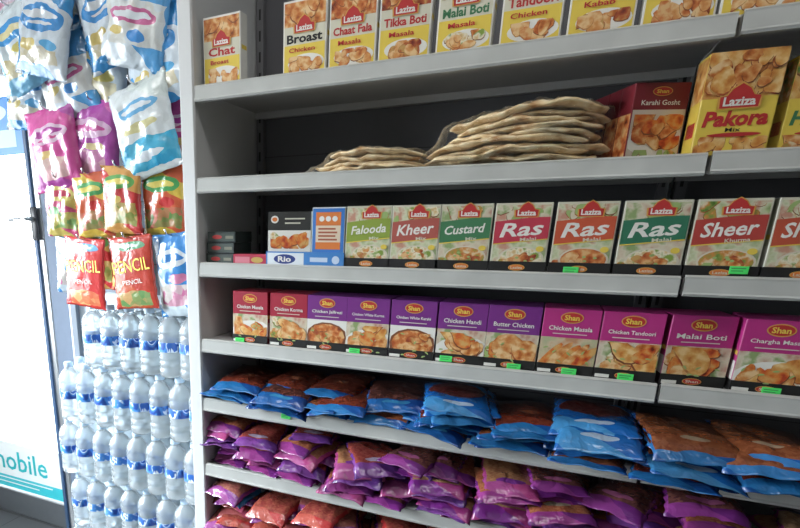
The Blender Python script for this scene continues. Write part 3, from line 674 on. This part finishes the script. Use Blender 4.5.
def naan(L_, W_, T_, seed, droop):
    nu, nv = 36, 14; vs = []; fs = []
    for j in range(nv+1):
        ph = math.pi*j/nv
        for i in range(nu):
            a = 2*math.pi*i/nu
            r = math.sin(ph)**0.5 if 0 < j < nv else 0.0
            rx = L_/2*(1+0.06*math.sin(2*a+seed)+0.05*math.sin(5*a+seed*2)); ry = W_/2*(1+0.14*math.cos(a)+0.08*math.sin(3*a+seed)+0.04*math.sin(7*a+seed))
            x = r*rx*math.cos(a); y = r*ry*math.sin(a)
            wav = T_*(0.8*noise.noise(Vector((x*20+seed*5, y*16, seed)))+0.4*noise.noise(Vector((x*52+seed, y*44, seed))))
            z = T_/2*math.copysign(abs(math.cos(ph))**0.8, math.cos(ph))*(1+0.15*r**6)+wav-droop*(x*x)*4
            vs.append((x, y, z))
    for j in range(nv):
        for i in range(nu):
            i2 = (i+1) % nu; fs.append((j*nu+i, (j+1)*nu+i, (j+1)*nu+i2, j*nu+i2))
    bm = bmesh.new(); bv = [bm.verts.new(v) for v in vs]
    for f in fs: bm.faces.new([bv[i] for i in f])
    bmesh.ops.remove_doubles(bm, verts=bm.verts, dist=1e-4)
    me = bpy.data.meshes.new('naan_bread'); bm.to_mesh(me); bm.free(); me.materials.append(NA)
    me.polygons.foreach_set('use_smooth', [True]*len(me.polygons)); return me
def wrap_around(pts, seed, tail, tail2):
    x0 = min(p.x for p in pts); x1 = max(p.x for p in pts); n = 70; nv = 40
    zt = []; yl = []; yh = []
    for i in range(n+1):
        xx = x0+(x1-x0)*i/n; near = [p for p in pts if abs(p.x-xx) < 0.01]
        zt.append(max([p.z for p in near]+[0.012])); yl.append(min([p.y for p in near]+[-0.02])); yh.append(max([p.y for p in near]+[0.02]))
    def sm(a):
        for _ in range(2): a = [a[0]]+[max(a[i], (a[i-1]+a[i]+a[i+1])/3) for i in range(1, len(a)-1)]+[a[-1]]
        return a
    zt = sm(zt); yl = [-v for v in sm([-v for v in yl])]; yh = sm(yh)
    rings = [(x0-tail, 0.012, -0.035, 0.03), (x0-tail*0.45, zt[0]*0.75, yl[0]*0.9, yh[0]*0.9)]
    for i in range(n+1): rings.append((x0+(x1-x0)*i/n, zt[i]+0.003, yl[i]-0.004, yh[i]+0.003))
    for q in range(1, 9):
        u = q/8; rings.append((x1+tail2*u, max(0.012, zt[-1]*(1-0.4*u)+0.01*math.sin(q*2.1)), yl[-1]*(1-0.35*u), yh[-1]*(1-0.4*u)))
    vs = []; fs = []
    for ri, (x, z, a, b) in enumerate(rings):
        for j in range(nv):
            t = 2*math.pi*j/nv
            c = math.copysign(abs(math.cos(t))**0.6, math.cos(t)); s_ = math.copysign(abs(math.sin(t))**0.6, math.sin(t))
            k = 1+0.04*noise.noise(Vector((x*60, c*3, s_*3+seed)))+0.05*abs(noise.noise(Vector((x*150, c*9, s_*9+seed))))
            vs.append((x, (a+b)/2+(b-a)/2*c*k, max(0.0004, (0.5+0.5*s_)*z*k)))
    m = len(rings)
    for i in range(m-1):
        for j in range(nv):
            j2 = (j+1) % nv; fs.append((i*nv+j, i*nv+j2, (i+1)*nv+j2, (i+1)*nv+j))
    mb = MB(); mb.add(vs, fs, WRAP); return mb.mesh('plastic_wrap', True)
def bread_pack(x, y, n, L_, W_, T_, tilt, lab, tail, tail2, seed, shift, ytilt, droop):
    root = put('naan_bread_pack', None, (x, y, ZB-0.0045), (0, 0, tilt), label=lab, cat='bread', group='wrapped flatbread packs')
    rnd = random.Random(seed); pts = []; items = []
    for k in range(n):
        f = 1-0.3*k/n
        me = naan(L_*f*rnd.uniform(0.92, 1.04), W_*rnd.uniform(0.88, 1), T_, seed+k*1.3, droop*(k+1)/n)
        loc = Vector((shift*k+rnd.uniform(-0.012, 0.012), rnd.uniform(-0.012, 0.008)-0.002*k, 0.003+T_*0.8+k*T_*0.96)); rot = (rnd.uniform(-0.04, 0.04), ytilt*k+rnd.uniform(-0.02, 0.02), rnd.uniform(-0.1, 0.1))
        mt = Matrix.Translation(loc) @ Euler(rot).to_matrix().to_4x4()
        pts += [mt @ v.co for v in me.vertices]; items.append((me, loc, rot))
    zmin = min(p.z for p in pts); dz = 0.0015-zmin if zmin < 0.0015 else 0
    pts = [Vector((p.x, p.y, p.z+dz)) for p in pts]
    for me, loc, rot in items: put('naan_bread', me, loc+Vector((0, 0, dz)), rot, parent=root)
    put('plastic_wrap', wrap_around(pts, seed, tail, tail2), (0, 0, 0.0), parent=root, label='clear crinkled plastic wrap')
bread_pack(-0.39, 0.085, 4, 0.285, 0.13, 0.0105, -0.03, 'flat pack of pale naan breads in clear plastic', 0.03, 0.012, 3, 0.006, 0.0, 0.18)
bread_pack(-0.115, 0.08, 9, 0.34, 0.15, 0.0113, 0.03, 'tall stack of naan breads wrapped in clear plastic', 0.02, 0.05, 11, 0.0065, -0.003, 0.24)

# ------------------------------------------------------------------ snack display bay
PEG = pmat('pegboard', (0.14, 0.17, 0.21), 0.6, var=0.06)
root = put('hook_display_board', None, (-1.23, 0.34, 0.0), label='grey slotted hook board on wall for hanging snacks', cat='display board')
mb = MB(); mb.box(-0.36, 0.385, -0.02, 0.0, 1.29, 2.6, PEG)
for k in range(12): mb.box(-0.36, 0.385, -0.0215, -0.0199, 1.39+k*0.1, 1.394+k*0.1, ink((0.05, 0.06, 0.07)))
put('board', mb.mesh('board'), (0, 0, 0), parent=root)
for xx in (-0.36, 0.355):
    mb = MB(); mb.box(xx, xx+0.03, -0.02, 0.0, 0.0, 1.29, PEG, 0.002); put('leg', mb.mesh('leg'), (0, 0, 0), parent=root)
CHR = pmat('hook_chrome', (0.6, 0.6, 0.62), 0.2, metal=1.0)
def hook_mesh(ln):
    mb = MB(); mb.tube([(0, 0, 0), (0, -ln, 0.0), (0, -ln-0.014, 0.004), (0, -ln-0.02, 0.016)], 0.0025, CHR); mb.box(-0.008, 0.008, -0.002, 0.0, -0.012, 0.012, CHR, 0.0005); return mb.mesh('hook', True)

def smat(n, film, film2, c1, c2, **k): return bag_mat('snack_'+n, film, film2, c1, c2, axis='Z', bdist=0.002, coat=0.5, **k)
W_ = (0.62, 0.66, 0.69)
S = {
 'whiteblue': smat('whiteblue', (0.58, 0.65, 0.71), (0.05, 0.28, 0.6), (0.56, 0.5, 0.34), (0.62, 0.6, 0.54), wx=0.34, wy=0.08, oy=0.22, scale=40, bandf=6, emblems=((0.5, 0.6, 0.4, 0.14, (0.04, 0.24, 0.56)), (0.5, 0.64, 0.32, 0.04, W_), (0.5, 0.555, 0.22, 0.02, W_), (0.3, 0.32, 0.14, 0.06, (0.56, 0.44, 0.15)), (0.68, 0.34, 0.16, 0.05, (0.1, 0.36, 0.62)))),
 'bluetop': smat('bluetop', (0.08, 0.3, 0.58), (0.56, 0.63, 0.68), (0.56, 0.62, 0.66), (0.6, 0.6, 0.56), wx=0.45, wy=0.2, oy=0.42, scale=30, bandf=4, emblems=((0.5, 0.48, 0.36, 0.08, (0.48, 0.12, 0.26)), (0.5, 0.48, 0.28, 0.035, W_), (0.6, 0.3, 0.14, 0.05, (0.06, 0.24, 0.56)), (0.3, 0.34, 0.1, 0.04, (0.56, 0.44, 0.15)))),
 'paleyellow': smat('paleyellow', (0.56, 0.64, 0.68), (0.18, 0.44, 0.64), (0.56, 0.48, 0.24), (0.6, 0.56, 0.4), wx=0.36, wy=0.1, oy=0.3, scale=30, bandf=5, emblems=((0.45, 0.66, 0.38, 0.11, (0.04, 0.26, 0.58)), (0.45, 0.66, 0.3, 0.04, (0.62, 0.56, 0.3)), (0.6, 0.45, 0.2, 0.06, (0.56, 0.48, 0.14)))),
 'pinkwhite': smat('pinkwhite', (0.54, 0.46, 0.56), (0.08, 0.3, 0.6), (0.48, 0.16, 0.28), (0.56, 0.48, 0.52), wx=0.3, wy=0.12, oy=0.35, scale=30, bandf=5, emblems=((0.5, 0.65, 0.36, 0.1, (0.45, 0.06, 0.22)), (0.5, 0.65, 0.28, 0.035, W_))),
 'pink': smat('pink', (0.48, 0.07, 0.25), (0.34, 0.06, 0.28), (0.52, 0.26, 0.3), (0.56, 0.4, 0.36), wx=0.28, wy=0.12, oy=0.25, scale=40, bandf=5, emblems=((0.5, 0.66, 0.38, 0.11, (0.54, 0.38, 0.48)), (0.5, 0.68, 0.3, 0.04, (0.3, 0.04, 0.22)), (0.5, 0.61, 0.18, 0.018, (0.42, 0.05, 0.18)), (0.4, 0.42, 0.2, 0.05, (0.56, 0.4, 0.15)))),
 'purple': smat('purple', (0.32, 0.06, 0.28), (0.45, 0.09, 0.3), (0.5, 0.3, 0.33), (0.36, 0.12, 0.26), wx=0.3, wy=0.12, oy=0.28, scale=40, bandf=5, emblems=((0.5, 0.66, 0.38, 0.11, (0.5, 0.32, 0.45)), (0.5, 0.66, 0.29, 0.04, (0.4, 0.06, 0.22)), (0.6, 0.45, 0.2, 0.04, (0.54, 0.44, 0.24)))),
 'whitecyan': smat('whitecyan', (0.6, 0.64, 0.65), (0.56, 0.62, 0.6), (0.03, 0.3, 0.5), (0.07, 0.37, 0.53), wx=0.48, wy=0.15, oy=0.22, scale=30, bandf=6, emblems=((0.5, 0.7, 0.34, 0.07, (0.12, 0.34, 0.56)), (0.5, 0.7, 0.26, 0.03, W_), (0.5, 0.5, 0.3, 0.05, (0.54, 0.5, 0.26)), (0.5, 0.2, 0.3, 0.04, W_))),
 'pinkgreen': smat('pinkgreen', (0.46, 0.06, 0.15), (0.5, 0.4, 0.1), (0.08, 0.26, 0.08), (0.5, 0.4, 0.1), wx=0.4, wy=0.14, oy=0.28, scale=50, bandf=9, emblems=((0.5, 0.72, 0.4, 0.13, (0.56, 0.5, 0.14)), (0.5, 0.72, 0.32, 0.06, (0.46, 0.04, 0.08)), (0.35, 0.45, 0.14, 0.07, (0.1, 0.32, 0.08)))),
 'orangegreen': smat('orangegreen', (0.52, 0.1, 0.04), (0.56, 0.4, 0.06), (0.08, 0.24, 0.06), (0.52, 0.12, 0.08), wx=0.4, wy=0.14, oy=0.26, scale=50, bandf=8, emblems=((0.5, 0.74, 0.4, 0.12, (0.06, 0.28, 0.08)), (0.5, 0.74, 0.3, 0.05, (0.6, 0.5, 0.12)), (0.62, 0.48, 0.16, 0.07, (0.48, 0.03, 0.03)))),
 'redbrown': smat('redbrown', (0.42, 0.03, 0.03), (0.48, 0.24, 0.06), (0.14, 0.22, 0.05), (0.44, 0.26, 0.08), wx=0.4, wy=0.16, oy=0.3, scale=50, bandf=7, emblems=((0.5, 0.76, 0.38, 0.11, (0.08, 0.26, 0.06)), (0.5, 0.76, 0.28, 0.045, (0.6, 0.48, 0.12)), (0.4, 0.5, 0.18, 0.06, (0.52, 0.38, 0.1)))),
 'red': smat('red', (0.48, 0.03, 0.03), (0.48, 0.04, 0.03), (0.5, 0.1, 0.05), (0.62, 0.35, 0.15), wx=0.36, wy=0.1, oy=0.14, scale=40, bandf=4, emblems=((0.5, 0.87, 0.36, 0.06, (0.1, 0.28, 0.46)), (0.5, 0.87, 0.2, 0.025, W_))),
 'orange': smat('orange', (0.5, 0.05, 0.03), (0.54, 0.09, 0.03), (0.12, 0.3, 0.1), (0.62, 0.35, 0.15), wx=0.36, wy=0.1, oy=0.14, scale=40, bandf=4, emblems=((0.5, 0.87, 0.36, 0.06, (0.1, 0.3, 0.15)), (0.5, 0.87, 0.2, 0.025, W_))),
 'bluewhite': smat('bluewhite', (0.04, 0.2, 0.48), (0.5, 0.58, 0.63), (0.46, 0.12, 0.26), (0.54, 0.52, 0.48), wx=0.36, wy=0.12, oy=0.26, scale=40, bandf=4, emblems=((0.5, 0.7, 0.36, 0.11, (0.54, 0.58, 0.6)), (0.5, 0.7, 0.28, 0.045, (0.04, 0.18, 0.46)), (0.6, 0.45, 0.2, 0.06, (0.48, 0.16, 0.28)))),
}
YT = ink((0.85, 0.66, 0.06))
def XU(u): return -1.44+(u-60)/260.0
def ZV(v): return EYE+0.497-(v-50)/355.0
hookcache = {}
def snack(key, u, v, w, l, t, y, rz, tilt, lab, cat, texts=(), seed=1, grp=None, wr=1.0):
    X = XU(u); Z = ZV(v)
    me = pillow('snack_bag', w, l, t, seed, S[key], axis='hang', seal=0.07, texts=texts, wrinkle=wr)
    put('snack_bag', me, (X, y, Z), (tilt, rz, random.uniform(-0.1, 0.1) if not texts else 0.0), label=lab, cat=cat, group=grp)
    ln = round(0.318-y+0.012, 2)
    if ln not in hookcache: hookcache[ln] = hook_mesh(ln)
    put('display_hook', hookcache[ln], (X, 0.318, Z-0.006), label='chrome display hook carrying a snack bag', cat='hook', group='display hooks')
rows = [
 ('pinkwhite', 40, -50, 0.2, 0.24, 0.20, 0.1, 'pink and white crisp bag hanging near the door'), ('whiteblue', 88, -55, 0.2, 0.24, 0.21, -0.12, 'white and blue crisp bag hanging in top row'), ('bluetop', 134, -50, 0.2, 0.24, 0.20, 0.1, 'blue and white crisp bag hanging in top row'), ('whiteblue', 176, -52, 0.2, 0.24, 0.21, -0.06, 'white and blue crisp bag beside the shelf panel'),
 ('paleyellow', 42, 0, 0.21, 0.24, 0.14, -0.3, 'pale blue and yellow crisp bag hanging tilted'), ('whiteblue', 88, -8, 0.21, 0.24, 0.13, 0.25, 'white and blue crisp bag hanging tilted'), ('whiteblue', 130, -12, 0.21, 0.24, 0.15, -0.25, 'white and blue crisp bag hanging tilted above others'), ('bluetop', 170, -8, 0.21, 0.25, 0.14, 0.25, 'blue and white crisp bag beside the shelf panel'),
 ('whiteblue', 38, 36, 0.21, 0.23, 0.21, 0.12, 'white and blue crisp bag half hidden behind another bag'), ('bluetop', 78, 28, 0.21, 0.24, 0.18, -0.2, 'blue and white crisp bag tucked under other bags'), ('paleyellow', 120, 28, 0.21, 0.24, 0.2, 0.2, 'pale yellow crisp bag hanging under blue bags'), ('whiteblue', 164, 28, 0.21, 0.24, 0.18, -0.2, 'white and blue crisp bag next to shelf panel'),
 ('pink', 64, 98, 0.21, 0.24, 0.17, -0.12, 'bright pink snack bag with pale emblem'), ('purple', 108, 94, 0.21, 0.24, 0.19, 0.12, 'purple and pink snack bag with pale emblem'), ('whitecyan', 156, 88, 0.21, 0.25, 0.15, -0.25, 'white snack bag with turquoise lower part'), ('pink', 188, 98, 0.17, 0.21, 0.22, 0.0, 'pink snack bag half hidden by a white bag'),
 ('pinkgreen', 70, 168, 0.15, 0.185, 0.17, 0.05, 'pink and green sweets bag'), ('orangegreen', 104, 166, 0.15, 0.19, 0.16, -0.06, 'orange and green sweets bag'), ('redbrown', 140, 162, 0.16, 0.19, 0.14, 0.05, 'red and olive sweets bag'), ('orangegreen', 174, 164, 0.15, 0.19, 0.16, 0.0, 'orange sweets bag beside the shelf panel'),
 ('bluewhite', 70, 226, 0.15, 0.21, 0.20, 0.1, 'blue sweets bag partly hidden'), ('redbrown', 90, 222, 0.15, 0.2, 0.23, 0.0, 'dark red sweets bag tucked behind others'), ('orangegreen', 128, 222, 0.16, 0.2, 0.23, 0.05, 'orange and green sweets bag tucked behind others'),
]
for i, (k, u, v, w, l, y, rz, lab) in enumerate(rows):
    snack(k, u, v, w, l, 0.05 if w > 0.185 else 0.032, y-0.02, rz, random.uniform(-0.05, 0.05), lab, 'snack bag', seed=i*5+2, grp='hanging snack bags')
for i, (k, u, v, rz, lab) in enumerate([('red', 103, 233, 0.08, 'red sweets bag with yellow lettering'), ('orange', 146, 231, -0.08, 'orange and red sweets bag with yellow lettering')]):
    snack(k, u, v, 0.165, 0.215, 0.02, 0.10+0.01*i, rz, 0.0, lab, 'sweets bag', texts=[('PENCIL', 0, 0.6, 0.84, 0.17, YT, 0.08), ('PENCIL', 0, 0.38, 0.45, 0.06, WHITE, 0.08)], seed=60+i, grp='red sweets bags', wr=0.4)
snack('bluewhite', 182, 228, 0.15, 0.24, 0.035, 0.13, -0.1, 0.0, 'blue and white sweets bag beside the shelf panel', 'sweets bag', seed=71, grp='hanging snack bags')

# ------------------------------------------------------------------ water bottles
PET = clear_mat('bottle_plastic', (0.96, 0.99, 1.0), body=0.28, bodycol=(0.9, 0.97, 1.0), gl=0.34, translucent=0.35, bump=0.3, bscale=60, rough=0.14)
CAPM = pmat('cap_blue', (0.5, 0.66, 0.82), 0.4)
BH = 0.2117; R = 0.0385
prof = [(0.024, 0.0025), (0.028, 0.0), (0.034, 0.003), (R, 0.009), (R, 0.03), (R-0.003, 0.034), (R, 0.038), (R, 0.052), (R-0.003, 0.056), (R, 0.06), (R-0.001, 0.066), (R-0.001, 0.116), (R, 0.122), (R, 0.134), (R-0.0025, 0.139), (R, 0.144), (R-0.0005, 0.152),
        (R-0.004, 0.164), (0.028, 0.175), (0.018, 0.185), (0.0135, 0.191), (0.0165, 0.193), (0.0165, 0.1945), (0.0135, 0.195), (0.0135, 0.2)]
mb = MB(); mb.lathe(prof, PET, 24); bottle_me = mb.mesh('water_bottle', True)
mb = MB(); mb.lathe([(0.0155, 0.1955), (0.0158, 0.197), (0.0155, 0.2095), (0.014, 0.2115)], CAPM, 20); cap_me = mb.mesh('cap', True)
def label_mat():
    m, nt, out = new_mat('bottle_label'); N = nt.nodes; L = nt.links
    p = N.new('ShaderNodeBsdfPrincipled'); p.inputs['Roughness'].default_value = 0.35
    tc = N.new('ShaderNodeTexCoord'); mp = N.new('ShaderNodeMapping'); mp.inputs['Scale'].default_value = (22, 22, 12)
    nz = N.new('ShaderNodeTexNoise'); nz.inputs['Scale'].default_value = 1.6; nz.inputs['Distortion'].default_value = 0.6
    L.new(tc.outputs['Object'], mp.inputs[0]); L.new(mp.outputs[0], nz.inputs['Vector'])
    r = N.new('ShaderNodeValToRGB'); e = r.color_ramp.elements; r.color_ramp.interpolation = 'CONSTANT'
    e[0].position = 0; e[0].color = (0.02, 0.07, 0.3, 1); e[1].position = 0.44; e[1].color = (0.06, 0.22, 0.55, 1)
    k = e.new(0.53); k.color = (0.75, 0.83, 0.88, 1)
    k = e.new(0.58); k.color = (0.03, 0.12, 0.42, 1)
    L.new(nz.outputs['Fac'], r.inputs[0]); L.new(r.outputs[0], p.inputs['Base Color']); L.new(p.outputs[0], out.inputs[0]); return m
mb = MB(); mb.lathe([(R+0.0002, 0.084), (R+0.0004, 0.086), (R+0.0004, 0.112), (R+0.0002, 0.114)], label_mat(), 24, cap=False); lab_me = mb.mesh('label_sleeve', True)
P = 0.0776
rb = random.Random(4)
for tier in range(6):
    z = tier*BH
    n = 6 if tier == 5 else 8
    off = -0.91-(0.028 if tier % 2 else 0)-rb.uniform(0, 0.006)
    for i in range(n):
        gap = 0.004*(i//3)
        for row in range(2):
            o = put('water_bottle', bottle_me, (off-i*P-gap-(P*0.5-0.02 if row else 0), 0.165+row*0.072+rb.uniform(-0.001, 0.001), z), (0, 0, rb.uniform(0, 6.28)), label='clear plastic water bottle with blue label in a stack', cat='water bottle', group='stacked water bottles')
            put('cap', cap_me, parent=o); put('label_sleeve', lab_me, parent=o)

# ------------------------------------------------------------------ lights
w = bpy.data.worlds.new('World'); scene.world = w; w.use_nodes = True
bg = w.node_tree.nodes['Background']; bg.inputs[0].default_value = (0.9, 0.96, 1.0, 1); bg.inputs[1].default_value = 8.0
def area(name, loc, rot, sx, sy, power, col, spread=None):
    l = bpy.data.lights.new(name, 'AREA'); l.shape = 'RECTANGLE'; l.size = sx; l.size_y = sy; l.energy = power; l.color = col
    if spread: l.spread = math.radians(spread)
    o = bpy.data.objects.new(name, l); COL.objects.link(o); o.location = loc; o.rotation_euler = rot
for x, pw in ((-1.2, 7.5), (0.1, 6.0)):
    area('ceiling_light', (x, -0.66, 2.7), (0, 0, 0), 1.2, 0.2, pw, (1.0, 0.97, 0.935))
area('ceiling_light', (0.6, -2.2, 2.7), (0, 0, 0), 1.2, 0.3, 1.5, (1.0, 0.97, 0.935))
wl = Vector((-3.2, -1.1, 1.6)); tg = Vector((-1.3, 0.15, 0.72)); dr = (tg-wl).normalized()
area('bottle_fill_light', wl, dr.to_track_quat('-Z', 'Y').to_euler(), 1.0, 1.2, 26, (0.84, 0.93, 1.0), spread=50)  # added fill lamp, aimed at the bottle stack to brighten it

# ------------------------------------------------------------------ camera
cam = bpy.data.cameras.new('Camera'); co = bpy.data.objects.new('Camera', cam); COL.objects.link(co)
cam.sensor_width = 36; cam.lens = 552/800*36; cam.shift_x = (400-257)/800; cam.shift_y = (400-264)/800; cam.clip_start = 0.02
co.location = (0, -1.227, EYE)
co.rotation_euler = (math.radians(90-17.02), 0, math.radians(27.14))
scene.camera = co
